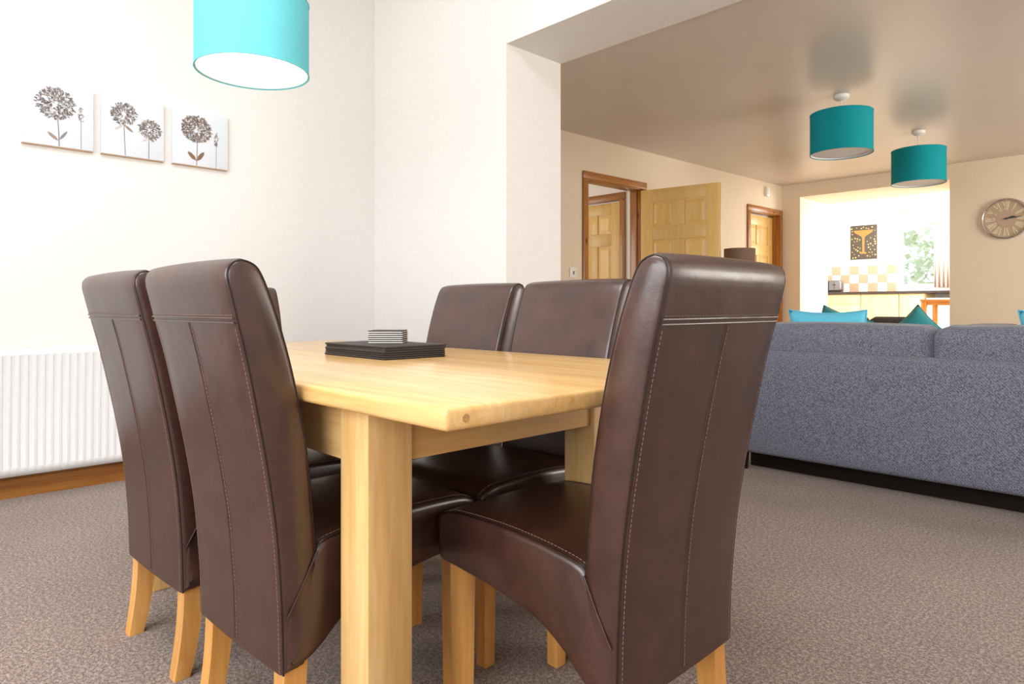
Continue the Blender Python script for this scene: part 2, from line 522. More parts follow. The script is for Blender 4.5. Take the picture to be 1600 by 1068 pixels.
# ------------------------------------------------------------------ doors
def panel_leaf(name, w, hgt, parent, mat='pine_door', th=0.040, loc=None, rot=None):
    """a six-panel door leaf, hinge edge at x = 0, lying in the plane y = 0"""
    leaf = box(name, (0, -th/2+0.009, 0.005), (w, th/2-0.009, hgt), mat, parent, loc=loc, rot=rot)
    st = 0.115; t0, t1 = -th/2, th/2
    box('stile', (0, t0, 0.005), (st, t1, hgt), mat, leaf, 0.003)
    box('stile', (w-st, t0, 0.005), (w, t1, hgt), mat, leaf, 0.003)
    rails = [(0.005, 0.2), (0.66, 0.80), (1.52, 1.645), (hgt-0.115, hgt)]
    for a, c in rails:
        box('rail', (st, t0, a), (w-st, t1, c), mat, leaf, 0.003)
    cx = w/2
    for (a, c) in ((0.2, 0.66), (0.80, 1.52), (1.645, hgt-0.115)):
        box('mullion', (cx-0.05, t0, a), (cx+0.05, t1, c), mat, leaf, 0.003)
        for x0, x1 in ((st, cx-0.05), (cx+0.05, w-st)):
            bm = bmesh.new()
            for s in (-1, 1):
                y0 = s*(th/2-0.009); y1 = s*(th/2-0.001)
                g = 0.008; k = 0.036
                A = [bm.verts.new((x, y0, z)) for x, z in ((x0+g, a+g), (x1-g, a+g), (x1-g, c-g), (x0+g, c-g))]
                B = [bm.verts.new((x, y1, z)) for x, z in ((x0+k, a+k), (x1-k, a+k), (x1-k, c-k), (x0+k, c-k))]
                for i in range(4): bm.faces.new((A[i], A[(i+1) % 4], B[(i+1) % 4], B[i]))
                bm.faces.new(B)
            obj('panel', bm, mat, leaf)
    hd = lathe('door_knob', [(0, -0.065), (0.022, -0.063), (0.027, -0.05), (0.02, -0.035), (0.01, -0.03), (0.01, -0.022), (0.026, -0.02), (0.026, 0.02),
                             (0.01, 0.022), (0.01, 0.03), (0.02, 0.035), (0.027, 0.05), (0.022, 0.063), (0, 0.065)], 'brushed_steel', leaf, 20)
    hd.location = (w-0.06, 0, 0.98); hd.rotation_euler = (PI/2, 0, 0)
    return leaf

def door_trim(parent, s0, s1, top, mz, mh, front=0.018, back=-0.118, jt=0.03, aw=0.065, along='y'):
    """linings and architraves round an opening from s0 to s1 (clear width inside the linings)"""
    def bx(nm, a, b_, z0, z1, d0, d1, mat, bev=0.004):
        if along == 'y': box(nm, (d0, a, z0), (d1, b_, z1), mat, parent, bev)
        else: box(nm, (a, -d1, z0), (b_, -d0, z1), mat, parent, bev)
    bx('lining', s0-jt, s0, 0, top, back, 0.002, mz); bx('lining', s1, s1+jt, 0, top, back, 0.002, mz)
    bx('head_lining', s0-jt, s1+jt, top, top+jt, back, 0.002, mh)
    for d0, d1 in ((0.0, front), (back-0.018, back)):
        bx('architrave', s0-0.008-aw, s0-0.008, 0, top+0.008, d0, d1, mz, 0.005)
        bx('architrave', s1+0.008, s1+0.008+aw, 0, top+0.008, d0, d1, mz, 0.005)
        bx('head_architrave', s0-0.008-aw, s1+0.008+aw, top+0.008, top+0.008+aw, d0, d1, mh, 0.005)
    bx('door_stop', s0, s0+0.012, 0, top, -0.07, -0.04, mz, 0.002)
    bx('door_stop', s1-0.012, s1, 0, top, -0.07, -0.04, mz, 0.002)

d1 = empty('door_1'); struct(d1, 'pale pine panel door standing open into the living room'); on_wall(d1)
door_trim(d1, 0.33, 1.07, 2.0, 'pine_trim_z', 'pine_trim_y')
panel_leaf('leaf', 0.735, 1.985, d1, loc=(0.03, 1.045, 0), rot=(0, 0, R(11)))
d2 = empty('door_2'); struct(d2, 'closed pale pine panel door in the far corner'); on_wall(d2)
door_trim(d2, 3.08, 3.755, 2.0, 'pine_trim_z', 'pine_trim_y')
panel_leaf('leaf', 0.66, 1.985, d2, loc=(-0.09, 3.087, 0), rot=(0, 0, R(90)))
d3 = empty('door_3', (0, 5.33, 0)); struct(d3, 'pale pine panel door in the hall seen through the open doorway')
door_trim(d3, -4.68, -4.0, 1.96, 'pine_trim_z', 'pine_trim_x', along='x')
panel_leaf('leaf', 0.67, 1.95, d3, loc=(-4.675, 0.04, 0))

# ------------------------------------------------------------------ the kitchen beyond
KF = 0.25
struct(box('floor_kitchen', (-5.2, 8.77, 0), (-0.5, 12.0, KF), 'tile_cream'))
struct(box('trim_1', (-3.35, 7.99, 0), (-1.83, 8.77, KF), 'kitchen_wood', bev=0.004), 'step up into the kitchen')
wk = wall_y('wall_kitchen_back', 11.9, 12.1, -5.2, -0.5, KF, 2.78, [(-3.42, -2.2, 1.22, 2.215)], 'kitchen_wall_paint')
wall_x('wall_kitchen_left', -5.3, -5.2, 8.77, 11.9, KF, 2.78, [], 'kitchen_wall_paint')
wall_x('wall_kitchen_right', -0.5, -0.4, 8.77, 11.9, KF, 2.78, [(9.2, 11.4, 1.05, 2.45)], 'kitchen_wall_paint')
wall_y('wall_kitchen_front', 8.77, 8.80, -5.2, -0.5, KF, 2.78, [(-3.35, -1.83, KF, 2.213)], 'kitchen_wall_paint')
bm = bmesh.new()
for a, b_, c, d in wall_cells(-5.3, -0.4, 8.77, 12.1, [(-3.7, -1.7, 9.4, 11.0)]):
    add_box(bm, (a, c, 2.78), (b_, d, 2.85))
struct(obj('ceiling_kitchen', bm, 'kitchen_wall_paint'))
window_frame('window_3', 'y', 12.0, -3.42, -2.2, 1.22, 2.215, 2)
window_frame('window_4', 'x', -0.45, 9.2, 11.4, 1.05, 2.45, 2)
# wall tiles behind the worktop
TP = 0.143
tm = {}
for mi_, mn in enumerate(('tile_peach', 'tile_cream')):
    bm = bmesh.new(); add_box(bm, (0.003, -0.008, 0.003), (TP-0.003, 0, TP-0.003))
    me = bpy.data.meshes.new('tile'); bmesh.ops.recalc_face_normals(bm, faces=bm.faces); bm.to_mesh(me); bm.free()
    me.materials.append(MATS[mn]); tm[mi_] = me
box('grout_bed', (-4.60, 11.897, 1.168), (-4.60+8*TP, 11.899, 1.168+3*TP), 'tile_grout', wk)
for r_ in range(3):
    for c_ in range(8):
        o = bpy.data.objects.new('tile', tm[0 if (r_+c_) % 2 == 1 else 1]); COL.objects.link(o)
        o.parent = wk; o.location = (-4.60+c_*TP, 11.897, 1.168+r_*TP)

worktop = box('worktop', (-5.15, 11.27, 1.12), (-0.55, 11.895, 1.158), 'black_worktop', bev=0.005)
tag(worktop, 'thin dark worktop running along the kitchen back wall', 'worktop')
KX = lambda u: u
def base_unit(x0, x1, label, handle, drawer=False):
    e = empty('base_cabinet', ((x0+x1)/2, 11.6, KF), 0, label, 'cabinet', 'kitchen base cabinets')
    w = (x1-x0)/2; Hc = 1.12-KF
    box('carcass', (-w+0.001, -0.28, 0.1), (w-0.001, 0.28, Hc-0.002), 'kitchen_wood', e)
    box('plinth', (-w+0.001, -0.23, 0), (w-0.001, -0.21, 0.1), 'kitchen_wood', e)
    if drawer:
        dr = box('drawer', (-w+0.003, -0.302, Hc-0.16), (w-0.003, -0.282, Hc-0.012), 'kitchen_wood', e, 0.003)
        top = Hc-0.165
    else: top = Hc-0.012
    dd = box('door', (-w+0.003, -0.302, 0.11), (w-0.003, -0.282, top), 'kitchen_wood', e, 0.003)
    hx = (w-0.05)*handle
    tube('handle', [(hx, -0.302, top-0.05), (hx, -0.33, top-0.055), (hx, -0.33, top-0.21), (hx, -0.302, top-0.215)], 0.007, 'brushed_steel', dd, 8)
    return e
base_unit(-4.86, -4.31, 'cream wood kitchen cabinet furthest from the kitchen window', 1)
base_unit(-4.305, -3.80, 'cream wood kitchen cabinet with drawer below the tiles', 1, True)
base_unit(-3.795, -3.26, 'cream wood kitchen cabinet below the edge of the tiled splashback', 1)
base_unit(-3.255, -2.92, 'narrow cream wood kitchen cabinet below the window', -1)
e = empty('dishwasher', (-2.60, 11.6, KF), 0, 'white built-in appliance under the worktop beside the narrow cabinet', 'appliance')
box('body', (-0.295, -0.28, 0.02), (0.295, 0.28, 0.80), 'white_enamel', e, 0.004)
box('front_panel', (-0.29, -0.30, 0.1), (0.29, -0.282, 0.68), 'white_enamel', e, 0.004)
box('control_strip', (-0.29, -0.305, 0.69), (0.29, -0.282, 0.79), 'white_enamel', e, 0.004)

kt = empty('kitchen_table', (-2.20, 10.25, KF), 0, 'small brown wooden table in front of the kitchen window', 'table')
box('tabletop', (-0.42, -0.3, 0.74), (0.42, 0.3, 0.765), 'pine_trim_x', kt, 0.004)
for sx in (-1, 1):
    for sy in (-1, 1):
        box('leg', (sx*0.38-0.03, sy*0.26-0.03, 0), (sx*0.38+0.03, sy*0.26+0.03, 0.74), 'pine_trim_z', kt, 0.003)
for sy in (-1, 1):
    box('apron', (-0.35, sy*0.26-0.01, 0.69), (0.35, sy*0.26+0.01, 0.74), 'pine_trim_x', kt)

ts = empty('toaster', (-4.235, 11.45, 1.158), R(10), 'chrome and black toaster on the dark worktop', 'toaster')
box('body', (-0.09, -0.13, 0.012), (0.11, 0.13, 0.19), 'dark_steel', ts, 0.03, 4)
box('end_panel', (-0.13, -0.135, 0.008), (-0.085, 0.135, 0.195), 'black_plastic', ts, 0.02, 3)
box('base', (-0.10, -0.12, 0), (0.10, 0.12, 0.02), 'black_plastic', ts, 0.004)
box('slot', (-0.06, -0.03, 0.185), (0.08, 0.0, 0.192), 'black_plastic', ts)
box('lever', (-0.02, -0.15, 0.11), (0.03, -0.125, 0.125), 'black_plastic', ts, 0.003)
tube('lever_guide', [(0.005, -0.131, 0.05), (0.005, -0.131, 0.16)], 0.004, 'black_plastic', ts)

# poster with a cocktail glass
po = empty('poster', (-3.95, 11.898, 1.985), 0, 'brown poster of a golden cocktail glass and gold dots on the kitchen wall', 'poster')
box('board', (-0.205, -0.02, -0.28), (0.205, 0, 0.28), 'poster_brown', po, 0.003)
bm = bmesh.new()
def flat(bm, pts, y, mi=0):
    f = bm.faces.new([bm.verts.new((x, y, z)) for x, z in pts]); f.material_index = mi
    return f
flat(bm, [(-0.15, 0.2), (0.15, 0.2), (0.14, 0.165), (0.03, 0.095), (0.018, 0.06), (0.016, -0.15), (0.05, -0.175), (0.05, -0.19),
          (-0.05, -0.19), (-0.05, -0.175), (-0.016, -0.15), (-0.018, 0.06), (-0.03, 0.095), (-0.14, 0.165)], -0.0215)
obj('printed_glass', bm, 'poster_gold', po)
bm = bmesh.new(); rr = random.Random(3)
pl = []
while len(pl) < 46:
    x, z = rr.uniform(-0.185, 0.185), rr.uniform(-0.26, 0.26)
    if (abs(x) < 0.05 and z < 0.1) or (abs(x) < 0.16 and 0.08 < z < 0.215): continue
    if any((x-a)**2+(z-c)**2 < 0.0013 for a, c in pl): continue
    pl.append((x, z)); r0 = rr.uniform(0.007, 0.014)
    flat(bm, [(x+r0*math.cos(k*PI/4), z+r0*math.sin(k*PI/4)) for k in range(8)], -0.0215)
tag(obj('printed_dots', bm, 'poster_dot', po), kind='stuff')

# curtain, vent, ceiling spotlight in the kitchen
bm = bmesh.new(); N = 40; prev = None
for i in range(N+1):
    x = -2.93+0.34*i/N; y = 11.86+0.022*math.sin(i*0.95)
    cur = (bm.verts.new((x, y, 1.22)), bm.verts.new((x, y, 2.24)))
    if prev: bm.faces.new((prev[0], cur[0], cur[1], prev[1]))
    prev = cur
ce = empty('curtain', (0, 0, 0), 0, 'pale pink curtain hanging at the kitchen window', 'curtain')
cu = obj('drape', bm, 'curtain_pink', ce, 60)
cu.modifiers.new('thickness', 'SOLIDIFY').thickness = 0.004
tube('rail', [(-3.5, 11.86, 2.26), (-2.1, 11.86, 2.26)], 0.012, 'white_plastic', ce)
vt = empty('wall_vent', (-4.135, 11.898, 2.53), 0, 'small square cream vent high on the kitchen wall', 'vent')
box('frame', (-0.075, -0.02, -0.08), (0.075, 0, 0.08), 'tile_grout', vt, 0.004)
for k in range(4):
    box('slat', (-0.055, -0.026, -0.056+k*0.032), (0.055, -0.018, -0.04+k*0.032), 'coaster_base', vt)
pk = empty('kitchen_pendant', (-3.25, 11.35, 2.779), 0, 'small peach pendant shade under the kitchen ceiling', 'lamp')
tube('cord', [(0, 0, 0), (0, 0, -0.23)], 0.004, 'white_plastic', pk)
lathe('lamp_shade', [(0.055, -0.22), (0.065, -0.40), (0.062, -0.40), (0.052, -0.22)], 'peach_shade', pk, 24, close=True)
lathe('ceiling_rose', [(0, 0), (0.04, 0), (0.04, -0.02), (0, -0.03)], 'white_plastic', pk, 20)

# garden behind the kitchen window
struct(box('ground', (-7, 12.1, -0.1), (3, 18, 0.2), 'garden_grass'))
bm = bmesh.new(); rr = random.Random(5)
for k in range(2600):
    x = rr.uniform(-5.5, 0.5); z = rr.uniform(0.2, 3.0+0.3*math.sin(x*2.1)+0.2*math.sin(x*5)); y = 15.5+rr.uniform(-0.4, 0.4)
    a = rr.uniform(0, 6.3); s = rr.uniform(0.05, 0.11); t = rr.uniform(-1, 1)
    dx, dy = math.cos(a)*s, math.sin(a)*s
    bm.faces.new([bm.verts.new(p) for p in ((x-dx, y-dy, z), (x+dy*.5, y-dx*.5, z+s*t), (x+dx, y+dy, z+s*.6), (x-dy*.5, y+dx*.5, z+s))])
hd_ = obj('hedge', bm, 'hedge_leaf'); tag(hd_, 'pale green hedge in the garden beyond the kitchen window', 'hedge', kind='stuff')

# ------------------------------------------------------------------ dining table
TX0, TX1, TY0, TY1, TZ, TU = -2.747, -0.765, 0.607, 1.545, 0.763, 0.728
tb = empty('dining_table', (-1.756, 1.076, 0), 0, 'long light oak dining table with thick square legs', 'table')
def T(x, y, z): return (x+1.756, y-1.076, z)
NP = 8; pw = (TY1-TY0)/NP
for i in range(NP):
    y0, y1 = TY0+i*pw, TY0+(i+1)*pw
    g = 0.0002
    bm = bmesh.new()
    v, fs = add_box(bm, T(TX0, y0+(g if i else 0), TU), T(TX1, y1-(g if i < NP-1 else 0), TZ))
    bm.edges.ensure_lookup_table()
    def outer(e):
        m = (e.verts[0].co+e.verts[1].co)/2
        d = e.verts[0].co-e.verts[1].co
        ends = abs(abs(m.x)-(TX1-TX0)/2) < 1e-4
        side = (i == 0 and abs(m.y-(TY0-1.076)) < 1e-4) or (i == NP-1 and abs(m.y-(TY1-1.076)) < 1e-4)
        if abs(d.z) > 1e-4: return ends and side
        return ends and abs(d.y) > 1e-4 or side and abs(d.x) > 1e-4
    bmesh.ops.bevel(bm, geom=[e for e in bm.edges if outer(e)], offset=0.008, segments=3, profile=0.5, affect='EDGES')
    obj('plank', bm, 'oak_top', tb, 40)
plug = lathe('plug', [(0, 0.0), (0.0068, 0.0), (0.0068, -0.01), (0, -0.01)], 'oak_plug', tb, 20)
plug.location = T(TX1+0.0006, 0.644, 0.7455); plug.rotation_euler = (0, PI/2, 0)
LX0, LX1 = -2.44, -1.07
for (x0, x1) in ((LX0, LX0+0.1), (LX1-0.1, LX1)):
    for (y0, y1) in ((0.666, 0.766), (1.320, 1.420)):
        box('leg', T(x0, y0, 0), T(x1, y1, TU-0.0002), 'oak_leg', tb, 0.004)
AZ = 0.613
box('apron', T(LX0+0.1, 0.676, AZ), T(LX1-0.1, 0.698, TU-0.0002), 'oak_rail_x', tb)
box('apron', T(LX0+0.1, 1.388, AZ), T(LX1-0.1, 1.410, TU-0.0002), 'oak_rail_x', tb)
box('apron', T(LX1-0.035, 0.766, AZ), T(LX1-0.012, 1.320, TU-0.0002), 'oak_rail_y', tb)
box('apron', T(LX0+0.012, 0.766, AZ), T(LX0+0.035, 1.320, TU-0.0002), 'oak_rail_y', tb)

# ------------------------------------------------------------------ placemats and coasters
ordn = ['lowest', 'second lowest', 'third lowest', 'third from the top', 'second from the top', 'topmost']
for i in range(6):
    z = TZ+0.0005+i*0.0063
    o = empty('placemat', (-1.75+random.uniform(-.003, .003), 1.147+random.uniform(-.003, .003), z), random.uniform(-.012, .012),
              f'black leather placemat, {ordn[i]} in the stack on the oak table', 'placemat', 'placemats stacked on the table')
    box('pad', (-0.168, -0.107, 0), (0.168, 0.107, 0.0059), 'mat_edge', o, 0.0022)
    st = bmesh.new()
    q = [(-0.163, -0.102), (0.163, -0.102), (0.163, 0.102), (-0.163, 0.102)]
    add_tube(st, [(x, y, 0.0057) for x, y in q], 0.0006, 5, True)
    obj('stitching', st, 'thread', o)
ZC = TZ+0.0007+6*0.0063
for i in range(6):
    z = ZC+0.0003+i*0.0063
    o = empty('coaster', (-1.77+random.uniform(-.001, .001), 1.175+random.uniform(-.001, .001), z), R(46)+random.uniform(-.01, .01),
              f'small square coaster, {ordn[i]} in the pile on the black placemats', 'coaster', 'coasters stacked on the placemats')
    box('base', (-0.052, -0.052, 0), (0.052, 0.052, 0.0030), 'coaster_base', o, 0.0006)
    box('pad', (-0.052, -0.052, 0.0031), (0.052, 0.052, 0.0060), 'mat_black', o, 0.001)

# ------------------------------------------------------------------ dining chairs
def resample(pts, m):
    P = [Vector((p[0], p[1])) for p in pts]; L = [0.0]
    for a, c in zip(P, P[1:]): L.append(L[-1]+(c-a).length)
    out = []; i = 0
    for k in range(m):
        d = L[-1]*k/(m-1)
        while i < len(P)-2 and L[i+1] < d: i += 1
        out.append(tuple(P[i].lerp(P[i+1], (d-L[i])/max(1e-9, L[i+1]-L[i]))))
    return out

def pillow_extrude(bm, A, B, hw, r, bulge=0.004, mids=(0.72, 0.36, 0.0)):
    """an outline in (y, z), given as two chains A and B with common ends, swept across x with its rims rounded by r; hw(y, z) is the half width there"""
    M = len(A); prof = list(A)+list(B[-2:0:-1])
    n = len(prof); P = [Vector((p[0], p[1])) for p in prof]
    nrm = []
    area = sum(P[i].x*P[(i+1) % n].y-P[(i+1) % n].x*P[i].y for i in range(n))
    for i in range(n):
        t = P[(i+1) % n]-P[i-1]; t.normalize()
        v = Vector((t.y, -t.x))
        nrm.append(v if area > 0 else -v)
    secs = []
    for k in range(5):
        th = PI/2*(1-k/4)
        secs.append((1.0, -r+r*math.sin(th), r*(1-math.cos(th))))
    for s in mids: secs.append((s, -r*s, -bulge*(1-s*s)))
    secs += [(-s, -dx, ins) for s, dx, ins in secs[::-1] if s > 0]
    rings = []
    for s, dx, ins in secs:
        ring = []
        for p, nv in zip(P, nrm):
            q = p-nv*ins
            ring.append(bm.verts.new((s*hw(p.x, p.y)+dx, q.x, q.y)))
        rings.append(ring)
    for a, c in zip(rings, rings[1:]):
        for i in range(n): bm.faces.new((a[i], a[(i+1) % n], c[(i+1) % n], c[i]))
    # gently swollen sides: strips between the two chains
    for ring, sg in ((rings[0], 1), (rings[-1], -1)):
        ia = list(range(M)); ib = [0]+[n-k for k in range(1, M-1)]+[M-1]
        cols = []
        for k in range(M):
            va, vb = ring[ia[k]], ring[ib[k]]
            if va is vb: cols.append([va]); continue
            col = [va]
            for t, lift in ((0.22, 0.0022), (0.5, 0.0032), (0.78, 0.0022)):
                p = va.co.lerp(vb.co, t); w = min(1, (va.co-vb.co).length/0.05)
                col.append(bm.verts.new((p.x+sg*lift*w, p.y, p.z)))
            cols.append(col+[vb])
        for c0, c1 in zip(cols, cols[1:]):
            if len(c0) == 1:
                for i in range(len(c1)-1): bm.faces.new((c0[0], c1[i+1], c1[i]))
            elif len(c1) == 1:
                for i in range(len(c0)-1): bm.faces.new((c0[i], c0[i+1], c1[0]))
            else:
                for i in range(len(c0)-1): bm.faces.new((c0[i], c0[i+1], c1[i+1], c1[i]))

REAR = [(0, .215), (-.002, .30), (-.005, .36), (-.015, .48), (-.033, .60), (-.054, .71), (-.075, .81), (-.095, .89), (-.106, .935), (-.112, .962), (-.110, .981), (-.100, .993), (-.084, .998)]
FRONT = [(-.084, .998), (-.066, .993), (-.05, .98), (-.033, .945), (-.008, .875), (.017, .79), (.037, .70), (.053, .61), (.064, .51), (.072, .43), (.074, .36)]
rear_s = [(p.x, p.y) for p in spline([(a, b_, 0) for a, b_ in REAR], 4)]
front_s = [(p.x, p.y) for p in spline([(a, b_, 0) for a, b_ in FRONT], 4)]
BK_A = resample(rear_s, 56)
BK_B = resample([(0, .215), (.045, .218), (.066, .25), (.074, .36)]+front_s[::-1][1:], 56)
def hw_back(y, z): return 0.198+0.015*min(1, max(0, (z-0.3)/0.6))
SEATTOP = [(.066, .432), (.095, .455), (.26, .470), (.43, .466), (.485, .455), (.503, .436), (.505, .40)]
SEATLOW = [(0.004, .222), (.05, .226), (.085, .246), (.13, .282), (.20, .314), (.32, .334), (.43, .343), (.493, .347), (.504, .362), (.505, .40)]
ST_A = resample([(0.004, .222), (0.004, .325)]+[(p.x, p.y) for p in spline([(a, b_, 0) for a, b_ in SEATTOP], 5)], 56)
ST_B = resample([(p.x, p.y) for p in spline([(a, b_, 0) for a, b_ in SEATLOW], 5)], 56)
def hw_seat(y, z): return 0.2004-0.008*max(0, min(1, (y-0.05)/0.45))

def offset_path(prof, hwf, x_in, out, sgn):
    """a line along an outline, x_in inside the rim of side sgn and lifted out of the surface"""
    pts = []; n = len(prof)
    for i in range(n):
        a, c = Vector(prof[max(0, i-1)]), Vector(prof[min(n-1, i+1)])
        t = c-a; t.normalize(); nv = Vector((-t.y, t.x))
        pts.append((sgn*(hwf(*prof[i])-x_in), prof[i][0]+nv.x*out, prof[i][1]+nv.y*out))
    return pts

def add_dashes(bm, pts, dash=0.0055, gap=0.0035, r=0.0007):
    P = [Vector(p) for p in pts]; acc = 0.0; segs = []
    L = [0]
    for a, c in zip(P, P[1:]): L.append(L[-1]+(c-a).length)
    def at(s):
        for i in range(len(P)-1):
            if s <= L[i+1] or i == len(P)-2:
                return P[i].lerp(P[i+1], min(1, (s-L[i])/max(1e-9, L[i+1]-L[i])))
    s = 0.003
    while s+dash < L[-1]:
        add_tube(bm, [at(s), at(s+dash)], r, 4)
        s += dash+gap

def rear_at(z):
    for a, c in zip(rear_s, rear_s[1:]):
        if a[1] <= z <= c[1]: return a[0]+(c[0]-a[0])*(z-a[1])/(c[1]-a[1])
    return rear_s[0][0]

def make_chair():
    e = empty('dining_chair')
    bm = bmesh.new(); pillow_extrude(bm, BK_A, BK_B, hw_back, 0.013, 0.003)
    back = obj('backrest', bm, 'leather', e, 38)
    bm = bmesh.new(); pillow_extrude(bm, ST_A, ST_B, hw_seat, 0.014, 0.006)
    seat = obj('seat', bm, 'leather', e, 38)
    # piping along the rims of the back
    outl = rear_s+front_s[1:-4]
    for s in (-1, 1):
        bm = bmesh.new()
        add_tube(bm, offset_path(outl, hw_back, 0.0045, -0.0035, s), 0.0021, 6)
        obj('piping', bm, 'leather_piping', back, 50)
    # raised seams: across the back below the roll, down its middle, slanting on the sides, round the seat
    zs = 0.882
    for dz in (0, 0.0085):
        bm = bmesh.new()
        y = rear_at(zs+dz)-0.0012
        add_tube(bm, [(x*0.204, y-0.003*(1-x*x), zs+dz) for x in [k/8 for k in range(-8, 9)]], 0.0022, 6)
        obj('cross_seam', bm, 'leather', back, 60)
    cen = [(0.0, rear_at(z)-0.0042, z) for z in [0.225+k*(zs-0.225)/30 for k in range(31)]]
    for dx in (0.003, -0.004):
        bm = bmesh.new()
        add_tube(bm, [(dx, p[1]+0.0016, p[2]) for p in cen], 0.0014, 5)
        obj('centre_seam', bm, 'leather', back, 60)
    for s in (-1, 1):
        bm = bmesh.new()
        add_tube(bm, [(s*(hw_back(0, 0.32)+0.0046), 0.008, 0.327), (s*(hw_back(0, 0.4)+0.0044), 0.038, 0.381), (s*(hw_back(0, .43)+0.003), 0.068, 0.437)], 0.0022, 6)
        obj('side_seam', bm, 'leather', seat, 60); bm = bmesh.new()
        ed = [(p.x, p.y) for p in spline([(a, b_, 0) for a, b_ in SEATTOP], 5)][1:-3]
        add_tube(bm, offset_path(ed, hw_seat, 0.005, -0.002, s), 0.0018, 6)
        obj('edge_seam', bm, 'leather_piping', seat, 60)
    # stitches
    bm = bmesh.new()
    add_dashes(bm, [(x*0.203, rear_at(zs+0.014)-0.0012-0.003*(1-x*x), zs+0.014) for x in [k/8 for k in range(-8, 9)]])
    add_dashes(bm, [(p[0]+0.0075, p[1]+0.0005, p[2]) for p in cen])
    low = [p for p in rear_s if p[1] < zs]
    for s in (-1, 1):
        add_dashes(bm, offset_path(low, hw_back, 0.0135, 0.0003, s))
    tag(obj('stitching', bm, 'thread', back), kind='stuff')
    bm = bmesh.new()
    for s in (-1, 1):
        add_dashes(bm, offset_path(ed, hw_seat, 0.0155, 0.0004, s))
    tag(obj('stitching', bm, 'thread', seat), kind='stuff')
    # legs
    for s in (-1, 1):
        bm = bmesh.new()
        v, fs = add_box(bm, (s*0.155-0.021, 0.437, 0.0), (s*0.155+0.021, 0.479, 0.36))
        for q in v[:4]:
            q.co.x = s*0.155+(q.co.x-s*0.155)*0.82; q.co.y = 0.458+(q.co.y-0.458)*0.82
        bmesh.ops.bevel(bm, geom=bm.edges[:], offset=0.003, segments=2, profile=0.5, affect='EDGES')
        obj('leg', bm, 'chair_oak', e, 40)
        bm = bmesh.new(); rings = []
        for k in range(9):
            t = k/8; z = 0.25*(1-t)
            yc = 0.034-0.028*t*t; hx = 0.021-0.002*t; hy = 0.025-0.006*t
            rings.append([bm.verts.new((s*0.165+a*hx, yc+c*hy, z)) for a, c in ((-1, -1), (1, -1), (1, 1), (-1, 1))])
        for a, c in zip(rings, rings[1:]):
            for i in range(4): bm.faces.new((a[i], a[(i+1) % 4], c[(i+1) % 4], c[i]))
        bm.faces.new(rings[0]); bm.faces.new(rings[-1][::-1])
        ed_ = [x for x in bm.edges if abs(x.verts[0].co.z-x.verts[1].co.z) > 1e-4 and len(x.link_faces) == 2]
        bmesh.ops.bevel(bm, geom=ed_, offset=0.003, segments=2, profile=0.5, affect='EDGES')
        obj('leg', bm, 'chair_oak', e, 40)
    return e

CH = [((-1.404, 0.560), 2.0, 'brown leather dining chair pushed in beside the near table leg, back to the viewer'),
      ((-1.925, 0.548), 2.5, 'brown leather dining chair nearest the radiator, back to the viewer'),
      ((-0.697, 1.118), 90.0, 'brown leather dining chair at the table end in front of the grey sofa'),
      ((-1.435, 1.60), 180.0, 'brown leather dining chair facing the viewer across the table, closer to the doorways'),
      ((-1.925, 1.61), 180.0, 'brown leather dining chair facing the viewer directly behind the placemats'),
      ((-2.80, 1.10), -90.0, 'brown leather dining chair at the hidden table end, mostly behind other chairs')]
proto = make_chair()
for i, ((x, y), a, lab) in enumerate(CH):
    c = proto if i == 0 else copy_tree(proto)
    c.location = (x, y, 0); c.rotation_euler = (0, 0, R(a))
    tag(c, lab, 'chair', 'leather dining chairs around the table')

# ------------------------------------------------------------------ drum lamps
def drum_lamp(loc, ceil_z, r, hgt, shade, label, cat='lamp', lit=False, flex=True):
    """loc: centre of the lower rim"""
    e = empty('pendant_lamp', (loc[0], loc[1], loc[2]), 0, label, cat, 'drum pendant lamps')
    lathe('lamp_shade', [(r, 0), (r, hgt), (r-0.003, hgt), (r-0.003, 0)], shade, e, 72, 30, close=True)
    lathe('lining', [(r-0.0035, 0.002), (r-0.0035, hgt-0.002), (r-0.0055, hgt-0.002), (r-0.0055, 0.002)], 'shade_lining', e, 72, 30, close=True)
    bm = bmesh.new()
    for z in (0.0, hgt): add_tube(bm, [(r*math.cos(2*PI*k/72), r*math.sin(2*PI*k/72), z) for k in range(72)], 0.0025, 6, True)
    obj('rim', bm, shade, e, 60)
    lathe('diffuser', [(0, 0.010), (r-0.006, 0.010), (r-0.006, 0.013), (0, 0.013)], 'lit_diffuser' if lit else 'diffuser', e, 72)
    zt = ceil_z-loc[2]
    tube('flex', [(0, 0, hgt-0.06), (0, 0, zt-0.03)], 0.004, 'white_plastic', e)
    lathe('ceiling_rose', [(0, zt), (0.05, zt), (0.05, zt-0.022), (0.034, zt-0.034), (0.014, zt-0.04), (0, zt-0.04)], 'white_plastic', e, 32)
    lathe('lamp_holder', [(0, hgt-0.05), (0.014, hgt-0.05), (0.02, hgt-0.09), (0.02, hgt-0.13), (0, hgt-0.13)], 'white_plastic', e, 20)
    bm = bmesh.new()
    for k in range(3):
        a = 2*PI*k/3
        add_tube(bm, [(0.018*math.cos(a), 0.018*math.sin(a), hgt-0.07), ((r-0.004)*math.cos(a), (r-0.004)*math.sin(a), hgt-0.004)], 0.0022, 6)
    obj('spider', bm, 'white_plastic', e, 60)
    return e
drum_lamp((-2.517, 1.064, 1.801), 3.4, 0.204, 0.27, 'aqua_shade', 'bright turquoise drum pendant hanging over the dining table', lit=True)
drum_lamp((-1.755, 4.848, 1.968), 2.37, 0.198, 0.275, 'teal_shade', 'teal drum pendant hanging nearer the dining opening, above the grey sofa')
drum_lamp((-1.668, 6.298, 1.938), 2.37, 0.198, 0.275, 'teal_shade', 'teal drum pendant hanging in front of the kitchen opening')

